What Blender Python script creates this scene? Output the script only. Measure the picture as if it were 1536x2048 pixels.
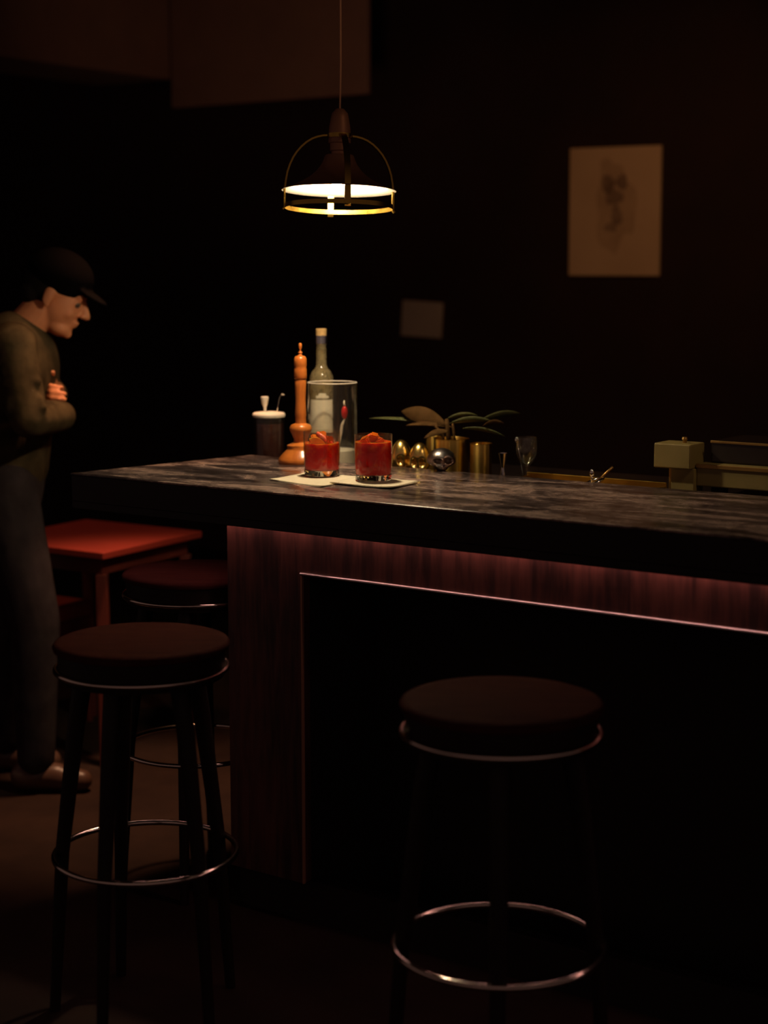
import bpy, bmesh, math, random
from mathutils import Vector, Matrix, Euler
random.seed(7)
PI = math.pi
for o in list(bpy.data.objects): bpy.data.objects.remove(o)
S = bpy.context.scene
COL = S.collection

# ------------------------------------------------------------------ camera
F = 3350.0; HORIZON = 545.0; CAM_H = 1.52
PITCH = math.atan((1024 - HORIZON) / F)
cd = bpy.data.cameras.new('camera'); cam = bpy.data.objects.new('camera', cd); COL.objects.link(cam)
cam.location = (0, 0, CAM_H); cam.rotation_euler = (PI/2 - PITCH, 0, 0)
cd.sensor_fit = 'VERTICAL'; cd.sensor_height = 36.0; cd.sensor_width = 27.0
cd.lens = F / 2048 * 36.0
cd.dof.use_dof = True; cd.dof.focus_distance = 3.85; cd.dof.aperture_fstop = 2.0
cd.clip_end = 60
S.camera = cam

# ------------------------------------------------------------------ world, exposure, lamps out of frame
w = bpy.data.worlds.new('world'); S.world = w; w.use_nodes = True
w.node_tree.nodes['Background'].inputs[0].default_value = (0.080, 0.047, 0.040, 1)
w.node_tree.nodes['Background'].inputs[1].default_value = 1.0
S.view_settings.view_transform = 'Standard'; S.view_settings.look = 'None'
S.view_settings.exposure = 0.0; S.view_settings.gamma = 1.0; S.view_settings.use_curve_mapping = False

def lamp(name, kind, loc, energy, color, size=0.1, target=None, spot=None, blend=0.8):
    l = bpy.data.lights.new(name, kind); l.energy = energy; l.color = color
    if kind == 'AREA': l.size = size
    else: l.shadow_soft_size = size
    if spot: l.spot_size = math.radians(spot); l.spot_blend = blend
    o = bpy.data.objects.new(name, l); COL.objects.link(o); o.location = loc
    if target:
        d = Vector(target) - Vector(loc); o.rotation_euler = d.to_track_quat('-Z', 'Y').to_euler()
    return o
# downlight over the table corner, lamp over the kitchen, small spots of the bar front, added fill for the cord
lamp('table_downlight', 'SPOT', (-0.45, 4.75, 2.9), 270.0, (1.0, 0.52, 0.28), 0.10, (-0.78, 4.72, 0), 34, 1.0)
lamp('table_red_lamp', 'SPOT', (-1.9, 5.3, 2.7), 16.0, (1.0, 0.36, 0.20), 0.08, (-1.0, 5.6, 0.7), 50, 1.0)
lamp('entrance_lamp', 'SPOT', (0.6, 5.4, 2.5), 18.0, (1.0, 0.33, 0.11), 0.12, (-1.05, 4.9, 1.35), 26, 1.0)
lamp('kitchen_lamp', 'SPOT', (0.9, 5.2, 2.7), 27.0, (1.0, 0.47, 0.18), 0.12, (1.25, 7.7, 1.75), 60, 1.0)
lamp('hatch_lamp', 'SPOT', (1.5, 2.9, 2.5), 16.0, (1.0, 0.66, 0.42), 0.10, (0.80, 3.9, 1.0), 62, 1.0)
lamp('bulkhead_wash', 'SPOT', (-0.3, 6.2, 1.7), 11.0, (1.0, 0.52, 0.34), 0.15, (-0.5, 8.0, 2.65), 75, 1.0)

lamp('cord_fill_spot', 'SPOT', (1.4, 2.6, 2.9), 9.0, (1.0, 0.58, 0.30), 0.06, (-0.05, 4.05, 2.12), 19, 1.0)  # unseen spot added to brighten the pendant's cord and socket

# ------------------------------------------------------------------ helpers
RC = cam.rotation_euler.to_matrix()
def ray(px, py): return RC @ Vector(((px - 768) / F, (1024 - py) / F, -1))
def at_z(px, py, z):
    r = ray(px, py); t = (z - CAM_H) / r.z; return Vector((r.x*t, r.y*t, z))
def at_y(px, py, y):
    r = ray(px, py); t = y / r.y; return Vector((r.x*t, y, CAM_H + r.z*t))

def tag(o, label=None, cat=None, group=None, kind=None):
    if label: o['label'] = label
    if cat: o['category'] = cat
    if group: o['group'] = group
    if kind: o['kind'] = kind
    return o
def empty(name, loc, rz=0, label=None, cat=None, group=None):
    o = bpy.data.objects.new(name, None); COL.objects.link(o); o.empty_display_size = 0.05
    o.location = loc; o.rotation_euler = (0, 0, rz)
    return tag(o, label, cat, group)
def obj(name, bm, m, parent=None, smooth=None, bevel=0, seg=2, sub=0, loc=None):
    me = bpy.data.meshes.new(name)
    bmesh.ops.recalc_face_normals(bm, faces=bm.faces)
    bm.to_mesh(me); bm.free()
    o = bpy.data.objects.new(name, me); COL.objects.link(o)
    if parent: o.parent = parent
    if loc: o.location = loc
    if isinstance(m, (list, tuple)):
        for x in m: me.materials.append(x)
    else: me.materials.append(m)
    if bevel:
        b = o.modifiers.new('bevel', 'BEVEL'); b.width = bevel; b.segments = seg; b.limit_method = 'ANGLE'; b.angle_limit = math.radians(35)
        b.harden_normals = False
    if sub:
        s = o.modifiers.new('sub', 'SUBSURF'); s.levels = sub; s.render_levels = sub
    if smooth is not None:
        me.shade_smooth() if smooth >= 180 else None
        if smooth < 180:
            for p in me.polygons: p.use_smooth = True
            me.set_sharp_from_angle(angle=math.radians(smooth))
    return o
def box(bm, lo, hi, M=None):
    vs = [bm.verts.new((x, y, z)) for x in (lo[0], hi[0]) for y in (lo[1], hi[1]) for z in (lo[2], hi[2])]
    for f in ((0,1,3,2),(4,6,7,5),(0,4,5,1),(2,3,7,6),(0,2,6,4),(1,5,7,3)): bm.faces.new([vs[i] for i in f])
    if M:
        for v in vs: v.co = M @ v.co
def prism(bm, pts, z0, z1):
    a = [bm.verts.new((p[0], p[1], z0)) for p in pts]; b = [bm.verts.new((p[0], p[1], z1)) for p in pts]
    n = len(pts); bm.faces.new(a[::-1]); bm.faces.new(b)
    for i in range(n): bm.faces.new((a[i], a[(i+1) % n], b[(i+1) % n], b[i]))
def lathe(bm, prof, n=48, c=(0, 0, 0), closed=False):
    """profile of (r,z); r==0 ends are capped by a pole"""
    rings = []
    for r, z in prof:
        if r <= 1e-6: rings.append([bm.verts.new((c[0], c[1], c[2]+z))])
        else: rings.append([bm.verts.new((c[0]+r*math.cos(2*PI*k/n), c[1]+r*math.sin(2*PI*k/n), c[2]+z)) for k in range(n)])
    pairs = list(zip(rings, rings[1:]))
    if closed: pairs.append((rings[-1], rings[0]))
    for A, B in pairs:
        if len(A) == 1 and len(B) == 1: continue
        for k in range(n):
            k2 = (k+1) % n
            if len(A) == 1: bm.faces.new((A[0], B[k], B[k2]))
            elif len(B) == 1: bm.faces.new((A[k], B[0], A[k2]))
            else: bm.faces.new((A[k], B[k], B[k2], A[k2]))
def tube(bm, pts, rad, n=10, cyc=False):
    pts = [Vector(p) for p in pts]; N = len(pts)
    rads = rad if isinstance(rad, (list, tuple)) else [rad]*N
    rings = []; up = Vector((0.13, 0.27, 0.95)).normalized()
    for i, p in enumerate(pts):
        if cyc: t = pts[(i+1) % N] - pts[i-1]
        else: t = pts[min(i+1, N-1)] - pts[max(i-1, 0)]
        t.normalize()
        a = t.cross(up)
        if a.length < 0.05: a = t.cross(Vector((1, 0, 0)))
        a.normalize(); b = a.cross(t)
        rings.append([bm.verts.new(p + rads[i]*(a*math.cos(2*PI*k/n) + b*math.sin(2*PI*k/n))) for k in range(n)])
    seq = list(zip(rings, rings[1:])) + ([(rings[-1], rings[0])] if cyc else [])
    for A, B in seq:
        for k in range(n): bm.faces.new((A[k], A[(k+1) % n], B[(k+1) % n], B[k]))
    if not cyc: bm.faces.new(rings[0][::-1]); bm.faces.new(rings[-1])
def torus(bm, R, r, z=0, n=72, m=10, c=(0, 0)):
    rings = []
    for i in range(n):
        a = 2*PI*i/n
        rings.append([bm.verts.new((c[0]+(R+r*math.cos(2*PI*k/m))*math.cos(a), c[1]+(R+r*math.cos(2*PI*k/m))*math.sin(a), z+r*math.sin(2*PI*k/m))) for k in range(m)])
    for i in range(n):
        for k in range(m): bm.faces.new((rings[i][k], rings[(i+1) % n][k], rings[(i+1) % n][(k+1) % m], rings[i][(k+1) % m]))
def ellipsoid(bm, c, r, rot=None, u=24, v=16):
    res = bmesh.ops.create_uvsphere(bm, u_segments=u, v_segments=v, radius=1)
    M = Matrix.Translation(c) @ (rot.to_matrix().to_4x4() if rot else Matrix()) @ Matrix.Diagonal((*r, 1))
    bmesh.ops.transform(bm, matrix=M, verts=res['verts'])
def capsule(bm, p0, p1, r0, r1, n=16):
    p0 = Vector(p0); p1 = Vector(p1); pts = []; rr = []
    d = (p1-p0).normalized()
    for k in range(5):
        a = PI/2*(1 - k/4.0)*0.98; pts.append(p0 - d*r0*math.sin(a)); rr.append(r0*math.cos(a))
    for k in range(5):
        a = PI/2*(k/4.0)*0.98; pts.append(p1 + d*r1*math.sin(a)); rr.append(r1*math.cos(a))
    tube(bm, pts, rr, n)
def remeshed(name, bm, m, parent, voxel, smooth_it=4, kind=None):
    """bake a union of overlapping solids into one continuous smooth surface"""
    me = bpy.data.meshes.new(name+'_src'); bmesh.ops.recalc_face_normals(bm, faces=bm.faces); bm.to_mesh(me); bm.free()
    t = bpy.data.objects.new(name+'_src', me); COL.objects.link(t)
    r = t.modifiers.new('r', 'REMESH'); r.mode = 'VOXEL'; r.voxel_size = voxel; r.use_smooth_shade = True
    s = t.modifiers.new('s', 'SMOOTH'); s.factor = 0.5; s.iterations = smooth_it
    dg = bpy.context.evaluated_depsgraph_get(); ev = t.evaluated_get(dg)
    out = bpy.data.meshes.new_from_object(ev); out.name = name
    bpy.data.objects.remove(t); bpy.data.meshes.remove(me)
    o = bpy.data.objects.new(name, out); COL.objects.link(o)
    out.materials.clear(); out.materials.append(m)
    out.shade_smooth()
    if parent: o.parent = parent
    return o
def copy_tree(o, parent=None):
    c = o.copy(); COL.objects.link(c)
    if parent: c.parent = parent
    for ch in list(o.children): copy_tree(ch, c)
    return c

# ------------------------------------------------------------------ materials
def mat(name, col, rough=0.5, metal=0.0, spec=0.5, trans=0.0, ior=1.45, emit=None, es=0, sss=0, coat=0, noise=None, bump=None, rvar=None):
    """noise=(scale, col2, stretch, contrast lo, hi)   bump=(scale, strength)   rvar=(scale, lo, hi)"""
    m = bpy.data.materials.new(name); m.use_nodes = True; nt = m.node_tree; N = nt.nodes; L = nt.links
    b = N['Principled BSDF']
    b.inputs['Base Color'].default_value = (*col, 1); b.inputs['Roughness'].default_value = rough
    b.inputs['Metallic'].default_value = metal; b.inputs['Specular IOR Level'].default_value = spec
    b.inputs['Transmission Weight'].default_value = trans; b.inputs['IOR'].default_value = ior
    if coat: b.inputs['Coat Weight'].default_value = coat; b.inputs['Coat Roughness'].default_value = 0.12
    if sss:
        b.inputs['Subsurface Weight'].default_value = sss; b.inputs['Subsurface Radius'].default_value = (0.02, 0.008, 0.004); b.inputs['Subsurface Scale'].default_value = 1.0
    if emit: b.inputs['Emission Color'].default_value = (*emit, 1); b.inputs['Emission Strength'].default_value = es
    tc = N.new('ShaderNodeTexCoord')
    def nz(scale, stretch=(1, 1, 1), detail=5):
        mp = N.new('ShaderNodeMapping'); mp.inputs['Scale'].default_value = stretch; L.new(tc.outputs['Object'], mp.inputs[0])
        n = N.new('ShaderNodeTexNoise'); n.inputs['Scale'].default_value = scale; n.inputs['Detail'].default_value = detail; n.inputs['Roughness'].default_value = 0.6
        L.new(mp.outputs[0], n.inputs['Vector']); return n
    if noise:
        sc, c2, st, lo, hi = noise; n = nz(sc, st); r = N.new('ShaderNodeValToRGB')
        r.color_ramp.elements[0].position = lo; r.color_ramp.elements[1].position = hi
        r.color_ramp.elements[0].color = (*col, 1); r.color_ramp.elements[1].color = (*c2, 1)
        L.new(n.outputs['Fac'], r.inputs[0]); L.new(r.outputs[0], b.inputs['Base Color'])
    if bump:
        n = nz(bump[0]); bp = N.new('ShaderNodeBump'); bp.inputs['Strength'].default_value = bump[1]; bp.inputs['Distance'].default_value = 0.002
        L.new(n.outputs['Fac'], bp.inputs['Height']); L.new(bp.outputs[0], b.inputs['Normal'])
    if rvar:
        n = nz(rvar[0]); r = N.new('ShaderNodeMapRange'); r.inputs['From Min'].default_value = 0.3; r.inputs['From Max'].default_value = 0.7
        r.inputs['To Min'].default_value = rvar[1]; r.inputs['To Max'].default_value = rvar[2]
        L.new(n.outputs['Fac'], r.inputs['Value']); L.new(r.outputs[0], b.inputs['Roughness'])
    return m

M = {}
M['wall'] = mat('dark_wall_paint', (0.022, 0.010, 0.008), 0.85, noise=(3, (0.030, 0.012, 0.009), (1, 1, 1), 0.35, 0.65), bump=(40, 0.15))
M['soffit'] = mat('brown_plaster', (0.20, 0.11, 0.07), 0.9, noise=(5, (0.24, 0.13, 0.08), (1, 1, 1), 0.3, 0.7), bump=(60, 0.1))
M['ceiling'] = mat('ceiling_paint', (0.05, 0.03, 0.02), 0.9, bump=(50, 0.1))
M['floor'] = mat('worn_brown_floor', (0.018, 0.009, 0.007), 0.75, spec=0.15, noise=(5, (0.032, 0.016, 0.011), (1, 1, 1), 0.3, 0.7), bump=(30, 0.2))
M['blackwood'] = mat('black_lacquer', (0.010, 0.006, 0.005), 0.4, spec=0.3, bump=(20, 0.1))
M['void'] = mat('matt_black_panel', (0.022, 0.016, 0.014), 0.8, spec=0.2, bump=(20, 0.1))
M['steel_trim'] = mat('polished_trim', (0.80, 0.68, 0.66), 0.30, 1.0, bump=(200, 0.05))
M['chrome'] = mat('chrome', (0.72, 0.60, 0.52), 0.13, 1.0, bump=(60, 0.06))
M['brass'] = mat('brass', (0.46, 0.29, 0.055), 0.32, 1.0, bump=(120, 0.04), rvar=(30, 0.26, 0.38))
M['dull_brass'] = mat('aged_brass', (0.42, 0.25, 0.08), 0.42, 1.0, rvar=(25, 0.35, 0.55))
M['stoolwood'] = mat('dark_red_stained_seat', (0.034, 0.009, 0.008), 0.75, spec=0.12, noise=(9, (0.055, 0.016, 0.012), (1, 4, 1), 0.3, 0.7), bump=(30, 0.12), ior=1.12)
M['stoolleg'] = mat('dark_stool_wood', (0.014, 0.008, 0.006), 0.5, spec=0.25, bump=(30, 0.1))
M['bronze'] = mat('bronze_lamp_metal', (0.40, 0.19, 0.11), 0.5, 0.35, bump=(40, 0.08))
M['enamel'] = mat('white_enamel', (0.52, 0.47, 0.38), 0.4, bump=(60, 0.02))
M['bulb'] = mat('glowing_bulb', (1, 1, 1), 0.5, emit=(1.0, 0.79, 0.53), es=1150)
M['cord'] = mat('tan_braided_cord', (0.85, 0.46, 0.26), 0.7, bump=(600, 0.4))
M['glass'] = mat('clear_glass', (1, 1, 1), 0.01, trans=1.0, ior=1.45)
M['drink'] = mat('red_aperitif', (0.85, 0.022, 0.002), 0.05, trans=0.35, ior=1.34, spec=0.2, sss=0.55, noise=(55, (1.0, 0.20, 0.01), (1, 1, 1), 0.54, 0.66))
def liquid():
    # bitter red below, orange slush of ice and juice towards the top
    m = M['drink']; nt = m.node_tree; N = nt.nodes; L = nt.links; b = N['Principled BSDF']
    tc = N.new('ShaderNodeTexCoord'); sp = N.new('ShaderNodeSeparateXYZ'); L.new(tc.outputs['Generated'], sp.inputs[0])
    n = N.new('ShaderNodeTexNoise'); n.inputs['Scale'].default_value = 42; n.inputs['Detail'].default_value = 2; L.new(tc.outputs['Object'], n.inputs['Vector'])
    z = N.new('ShaderNodeMapRange'); z.inputs['From Min'].default_value = 0.25; z.inputs['From Max'].default_value = 1.0; z.inputs['To Min'].default_value = -0.22; z.inputs['To Max'].default_value = 0.10; L.new(sp.outputs['Z'], z.inputs['Value'])
    a = N.new('ShaderNodeMath'); a.operation = 'ADD'; L.new(n.outputs['Fac'], a.inputs[0]); L.new(z.outputs[0], a.inputs[1])
    r = N.new('ShaderNodeValToRGB'); e = r.color_ramp.elements; e[0].position = 0.42; e[0].color = (0.80, 0.012, 0.002, 1); e[1].position = 0.62; e[1].color = (1.0, 0.24, 0.01, 1)
    k = e.new(0.52); k.color = (0.95, 0.07, 0.004, 1); L.new(a.outputs[0], r.inputs[0]); L.new(r.outputs[0], b.inputs['Base Color'])
liquid()
M['ice'] = mat('red_tinted_ice', (1.0, 0.27, 0.02), 0.08, trans=0.6, ior=1.31, bump=(90, 0.6))
M['clearice'] = mat('clear_ice', (0.98, 0.90, 0.84), 0.08, trans=0.9, ior=1.31, bump=(90, 0.6))
M['orange'] = mat('orange_slice', (0.95, 0.32, 0.02), 0.35, noise=(60, (1.0, 0.50, 0.06), (1, 1, 1), 0.35, 0.65), sss=0.2)
M['peel'] = mat('red_peel', (0.75, 0.06, 0.03), 0.3, noise=(70, (0.9, 0.2, 0.1), (1, 1, 1), 0.4, 0.7))
M['napkin'] = mat('cream_paper', (0.82, 0.72, 0.50), 0.9, noise=(80, (0.88, 0.79, 0.58), (1, 1, 1), 0.3, 0.7), bump=(250, 0.3))
M['millwood'] = mat('orange_varnished_wood', (0.50, 0.13, 0.02), 0.32, noise=(9, (0.75, 0.24, 0.04), (3, 3, 0.6), 0.3, 0.7), coat=0.3, bump=(30, 0.05))
M['bottleglass'] = mat('pale_bottle_glass', (0.80, 0.74, 0.52), 0.08, trans=0.82, ior=1.45)
M['label'] = mat('cream_bottle_label', (0.92, 0.88, 0.72), 0.7, noise=(60, (0.86, 0.80, 0.64), (1, 1, 6), 0.45, 0.6))
M['cork'] = mat('cork', (0.66, 0.42, 0.16), 0.8, noise=(200, (0.45, 0.26, 0.10), (1, 1, 1), 0.5, 0.7))
M['foil'] = mat('silver_foil', (0.75, 0.76, 0.78), 0.25, 1.0, bump=(90, 0.2))
M['cream'] = mat('cream_ceramic', (0.80, 0.70, 0.56), 0.45, bump=(40, 0.05))
M['salt'] = mat('white_salt', (0.88, 0.84, 0.70), 0.8, bump=(500, 0.4))
M['syrup'] = mat('dark_cherry_syrup', (0.05, 0.012, 0.01), 0.2, trans=0.2, bump=(50, 0.3))
M['silver'] = mat('silver', (0.80, 0.78, 0.74), 0.15, 1.0, bump=(50, 0.05))
M['cherry'] = mat('red_cherry', (0.55, 0.02, 0.02), 0.18, coat=0.4, bump=(30, 0.05))
M['pewter'] = mat('dark_pewter', (0.40, 0.38, 0.36), 0.30, 1.0, noise=(30, (0.30, 0.18, 0.12), (1, 1, 1), 0.4, 0.6), bump=(60, 0.3))
M['gold'] = mat('gold_plate', (0.95, 0.66, 0.20), 0.27, 1.0, bump=(40, 0.1))
M['eye'] = mat('eye', (0.10, 0.06, 0.04), 0.3, bump=(30, 0.02))
M['cupbrass'] = mat('brushed_brass', (0.85, 0.58, 0.14), 0.30, 1.0, bump=(120, 0.04))
_n = M['cupbrass'].node_tree; _t = _n.nodes.new('ShaderNodeTangent'); _t.direction_type = 'RADIAL'; _t.axis = 'Z'
_n.links.new(_t.outputs[0], _n.nodes['Principled BSDF'].inputs['Tangent']); _n.nodes['Principled BSDF'].inputs['Anisotropic'].default_value = 0.85; _n.nodes['Principled BSDF'].inputs['Anisotropic Rotation'].default_value = 0.25
M['leaf'] = mat('herb_leaf', (0.05, 0.06, 0.018), 0.5, noise=(20, (0.12, 0.12, 0.04), (1, 1, 1), 0.3, 0.7))
M['dryleaf'] = mat('dried_leaf', (0.034, 0.018, 0.007), 0.95, spec=0.03, ior=1.1, noise=(25, (0.070, 0.038, 0.015), (1, 1, 1), 0.3, 0.7), bump=(60, 0.4))
M['olive'] = mat('olive_enamel_metal', (0.22, 0.165, 0.05), 0.5, noise=(15, (0.26, 0.195, 0.065), (1, 1, 1), 0.3, 0.7))
M['darkglass'] = mat('smoked_glass', (0.02, 0.015, 0.012), 0.08, bump=(5, 0.01))
M['paper'] = mat('aged_poster_paper', (0.66, 0.46, 0.28), 0.85, noise=(4, (0.74, 0.53, 0.33), (1, 1, 1), 0.3, 0.7))
M['ink'] = mat('diffuse_ink', (0.24, 0.15, 0.10), 0.9, noise=(12, (0.40, 0.27, 0.17), (1, 1, 1), 0.40, 0.62))
M['ink2'] = mat('pale_ink_wash', (0.52, 0.35, 0.21), 0.9, noise=(9, (0.62, 0.43, 0.26), (1, 1, 1), 0.35, 0.65))
M['note'] = mat('grey_paper', (0.50, 0.42, 0.34), 0.8, noise=(10, (0.56, 0.46, 0.37), (1, 1, 1), 0.3, 0.7))
M['redtop'] = mat('red_laminate', (0.24, 0.022, 0.012), 0.6, noise=(4, (0.30, 0.030, 0.016), (1, 1, 1), 0.3, 0.7))
M['redleg'] = mat('red_stained_wood', (0.12, 0.02, 0.012), 0.5, bump=(30, 0.1))
M['redseat'] = mat('orange_red_upholstery', (0.28, 0.045, 0.018), 0.8, bump=(90, 0.3))
M['skin'] = mat('skin', (0.66, 0.25, 0.11), 0.6, sss=0.1, bump=(120, 0.08))
M['shirt'] = mat('olive_shirt', (0.026, 0.019, 0.010), 0.95, spec=0.1, ior=1.2, noise=(11, (0.105, 0.072, 0.036), (1, 1, 1), 0.3, 0.7), bump=(25, 0.5))
M['trousers'] = mat('charcoal_trousers', (0.020, 0.015, 0.016), 0.95, spec=0.1, ior=1.2, noise=(14, (0.040, 0.031, 0.032), (1, 1, 1), 0.3, 0.7), bump=(25, 0.4))
M['cap'] = mat('black_cap', (0.005, 0.004, 0.004), 1.0, spec=0.0, ior=1.05, bump=(80, 0.2))
M['hair'] = mat('dark_hair', (0.008, 0.005, 0.004), 0.8, spec=0.2, bump=(150, 0.5))
M['shoe'] = mat('brown_shoe', (0.09, 0.045, 0.03), 0.4, bump=(40, 0.1))
M['strip'] = mat('warm_light_strip', (1, 1, 1), 0.5, emit=(1.0, 0.50, 0.46), es=18.0)

def thin_glass(name, tint=(0.97, 0.96, 0.93), gloss=1.0, diff=0.0, dcol=(0.8, 0.75, 0.6), rough=0.03):
    # thin clear sheet: straight-through transmission, mirror reflection by angle, a little dust
    m = bpy.data.materials.new(name); m.use_nodes = True; nt = m.node_tree; N = nt.nodes; L = nt.links
    N.remove(N['Principled BSDF']); out = N['Material Output']
    tr = N.new('ShaderNodeBsdfTransparent'); tr.inputs[0].default_value = (*tint, 1)
    gl = N.new('ShaderNodeBsdfGlossy'); gl.inputs['Color'].default_value = (1, 1, 1, 1); gl.inputs['Roughness'].default_value = rough
    fr = N.new('ShaderNodeFresnel'); fr.inputs['IOR'].default_value = 1.45
    ge = N.new('ShaderNodeNewGeometry'); io = N.new('ShaderNodeMapRange'); io.inputs['To Min'].default_value = 1.45; io.inputs['To Max'].default_value = 1/1.45; L.new(ge.outputs['Backfacing'], io.inputs['Value']); L.new(io.outputs[0], fr.inputs['IOR'])
    mu = N.new('ShaderNodeMath'); mu.operation = 'MULTIPLY'; mu.inputs[1].default_value = gloss; mu.use_clamp = True; L.new(fr.outputs[0], mu.inputs[0])
    mx = N.new('ShaderNodeMixShader'); L.new(mu.outputs[0], mx.inputs[0]); L.new(tr.outputs[0], mx.inputs[1]); L.new(gl.outputs[0], mx.inputs[2])
    df = N.new('ShaderNodeBsdfTranslucent'); df.inputs[0].default_value = (*dcol, 1); d2 = N.new('ShaderNodeBsdfDiffuse'); d2.inputs[0].default_value = (*dcol, 1)
    ad = N.new('ShaderNodeMixShader'); ad.inputs[0].default_value = 0.5; L.new(df.outputs[0], ad.inputs[1]); L.new(d2.outputs[0], ad.inputs[2])
    tc = N.new('ShaderNodeTexCoord'); n = N.new('ShaderNodeTexNoise'); n.inputs['Scale'].default_value = 35; L.new(tc.outputs['Object'], n.inputs['Vector'])
    mr = N.new('ShaderNodeMath'); mr.operation = 'MULTIPLY'; mr.inputs[1].default_value = diff*2; L.new(n.outputs['Fac'], mr.inputs[0])
    m2 = N.new('ShaderNodeMixShader'); L.new(mr.outputs[0], m2.inputs[0]); L.new(mx.outputs[0], m2.inputs[1]); L.new(ad.outputs[0], m2.inputs[2])
    L.new(m2.outputs[0], out.inputs['Surface']); return m
M['thin'] = thin_glass('thin_clear_glass', diff=0.006)
M['thinbottle'] = thin_glass('dusty_bottle_glass', (0.80, 0.76, 0.60), 1.6, 0.30, (0.85, 0.72, 0.42), 0.08)
def marble():
    m = bpy.data.materials.new('worn_marble_top'); m.use_nodes = True; nt = m.node_tree; N = nt.nodes; L = nt.links; b = N['Principled BSDF']
    tc = N.new('ShaderNodeTexCoord'); mp = N.new('ShaderNodeMapping'); L.new(tc.outputs['Object'], mp.inputs[0])
    mp2 = N.new('ShaderNodeMapping'); mp2.inputs['Scale'].default_value = (0.8, 2.1, 1); L.new(mp.outputs[0], mp2.inputs[0])
    n1 = N.new('ShaderNodeTexNoise'); n1.inputs['Scale'].default_value = 5.2; n1.inputs['Detail'].default_value = 8; n1.inputs['Roughness'].default_value = 0.62; n1.inputs['Distortion'].default_value = 0.9; L.new(mp2.outputs[0], n1.inputs['Vector'])
    r = N.new('ShaderNodeValToRGB'); e = r.color_ramp.elements
    e[0].position = 0.38; e[0].color = (0.040, 0.028, 0.026, 1); e[1].position = 0.64; e[1].color = (0.34, 0.235, 0.19, 1)
    k = e.new(0.48); k.color = (0.10, 0.070, 0.063, 1); k = e.new(0.55); k.color = (0.23, 0.158, 0.13, 1)
    L.new(n1.outputs['Fac'], r.inputs[0])
    n2 = N.new('ShaderNodeTexNoise'); n2.inputs['Scale'].default_value = 60; n2.inputs['Detail'].default_value = 4; L.new(mp.outputs[0], n2.inputs['Vector'])
    mx = N.new('ShaderNodeMix'); mx.data_type = 'RGBA'; mx.blend_type = 'MULTIPLY'; mx.inputs['Factor'].default_value = 1.0
    rr = N.new('ShaderNodeMapRange'); rr.inputs['From Min'].default_value = 0.35; rr.inputs['From Max'].default_value = 0.65; rr.inputs['To Min'].default_value = 0.55; rr.inputs['To Max'].default_value = 1.35; L.new(n2.outputs['Fac'], rr.inputs['Value']); L.new(r.outputs[0], mx.inputs['A']); L.new(rr.outputs[0], mx.inputs['B'])
    hs = N.new('ShaderNodeHueSaturation'); hs.inputs['Saturation'].default_value = 0.9; L.new(mx.outputs['Result'], hs.inputs['Color'])
    L.new(mx.outputs['Result'], b.inputs['Base Color'])
    bw = N.new('ShaderNodeMapRange'); bw.inputs['From Min'].default_value = 0.35; bw.inputs['From Max'].default_value = 0.65; bw.inputs['To Min'].default_value = 0.13; bw.inputs['To Max'].default_value = 0.34
    L.new(n1.outputs['Fac'], bw.inputs['Value']); L.new(bw.outputs[0], b.inputs['Roughness'])
    bp = N.new('ShaderNodeBump'); bp.inputs['Strength'].default_value = 0.12; bp.inputs['Distance'].default_value = 0.001; L.new(n2.outputs['Fac'], bp.inputs['Height']); L.new(bp.outputs[0], b.inputs['Normal'])
    return m
M['marble'] = marble()
def walnut():
    m = bpy.data.materials.new('red_walnut_veneer'); m.use_nodes = True; nt = m.node_tree; N = nt.nodes; L = nt.links; b = N['Principled BSDF']
    tc = N.new('ShaderNodeTexCoord'); mp = N.new('ShaderNodeMapping'); mp.inputs['Scale'].default_value = (1, 1, 0.10); L.new(tc.outputs['Object'], mp.inputs[0])
    n1 = N.new('ShaderNodeTexNoise'); n1.inputs['Scale'].default_value = 60; n1.inputs['Detail'].default_value = 6; n1.inputs['Distortion'].default_value = 0.3; L.new(mp.outputs[0], n1.inputs['Vector'])
    mp3 = N.new('ShaderNodeMapping'); mp3.inputs['Scale'].default_value = (1, 1, 0.6); L.new(tc.outputs['Object'], mp3.inputs[0])
    n2 = N.new('ShaderNodeTexNoise'); n2.inputs['Scale'].default_value = 9; n2.inputs['Detail'].default_value = 4; L.new(mp3.outputs[0], n2.inputs['Vector'])
    a = N.new('ShaderNodeMath'); a.operation = 'MULTIPLY_ADD'; a.inputs[1].default_value = 0.55; a.inputs[2].default_value = 0.0; L.new(n1.outputs['Fac'], a.inputs[0])
    c = N.new('ShaderNodeMath'); c.operation = 'MULTIPLY_ADD'; c.inputs[1].default_value = 0.45; L.new(n2.outputs['Fac'], c.inputs[0]); L.new(a.outputs[0], c.inputs[2])
    r = N.new('ShaderNodeValToRGB'); e = r.color_ramp.elements; e[0].position = 0.38; e[0].color = (0.030, 0.009, 0.007, 1); e[1].position = 0.62; e[1].color = (0.13, 0.042, 0.030, 1)
    L.new(c.outputs[0], r.inputs[0]); L.new(r.outputs[0], b.inputs['Base Color']); b.inputs['Roughness'].default_value = 0.45
    return m
M['walnut'] = walnut()

# ------------------------------------------------------------------ geometry frame of the bar
D = Vector((0.821, -0.571, 0)).normalized()      # along the bar, towards the viewer's right
NB = Vector((0.571, 0.821, 0)).normalized()      # away from the guests, across the bar
TOP = 1.03; WORK = 0.99
def frame(origin):                               # local x = along bar, y = across bar
    return Matrix.Translation(origin) @ Matrix(((D.x, NB.x, 0, 0), (D.y, NB.y, 0, 0), (0, 0, 1, 0), (0, 0, 0, 1)))
BAR_RZ = math.atan2(D.y, D.x)

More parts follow.
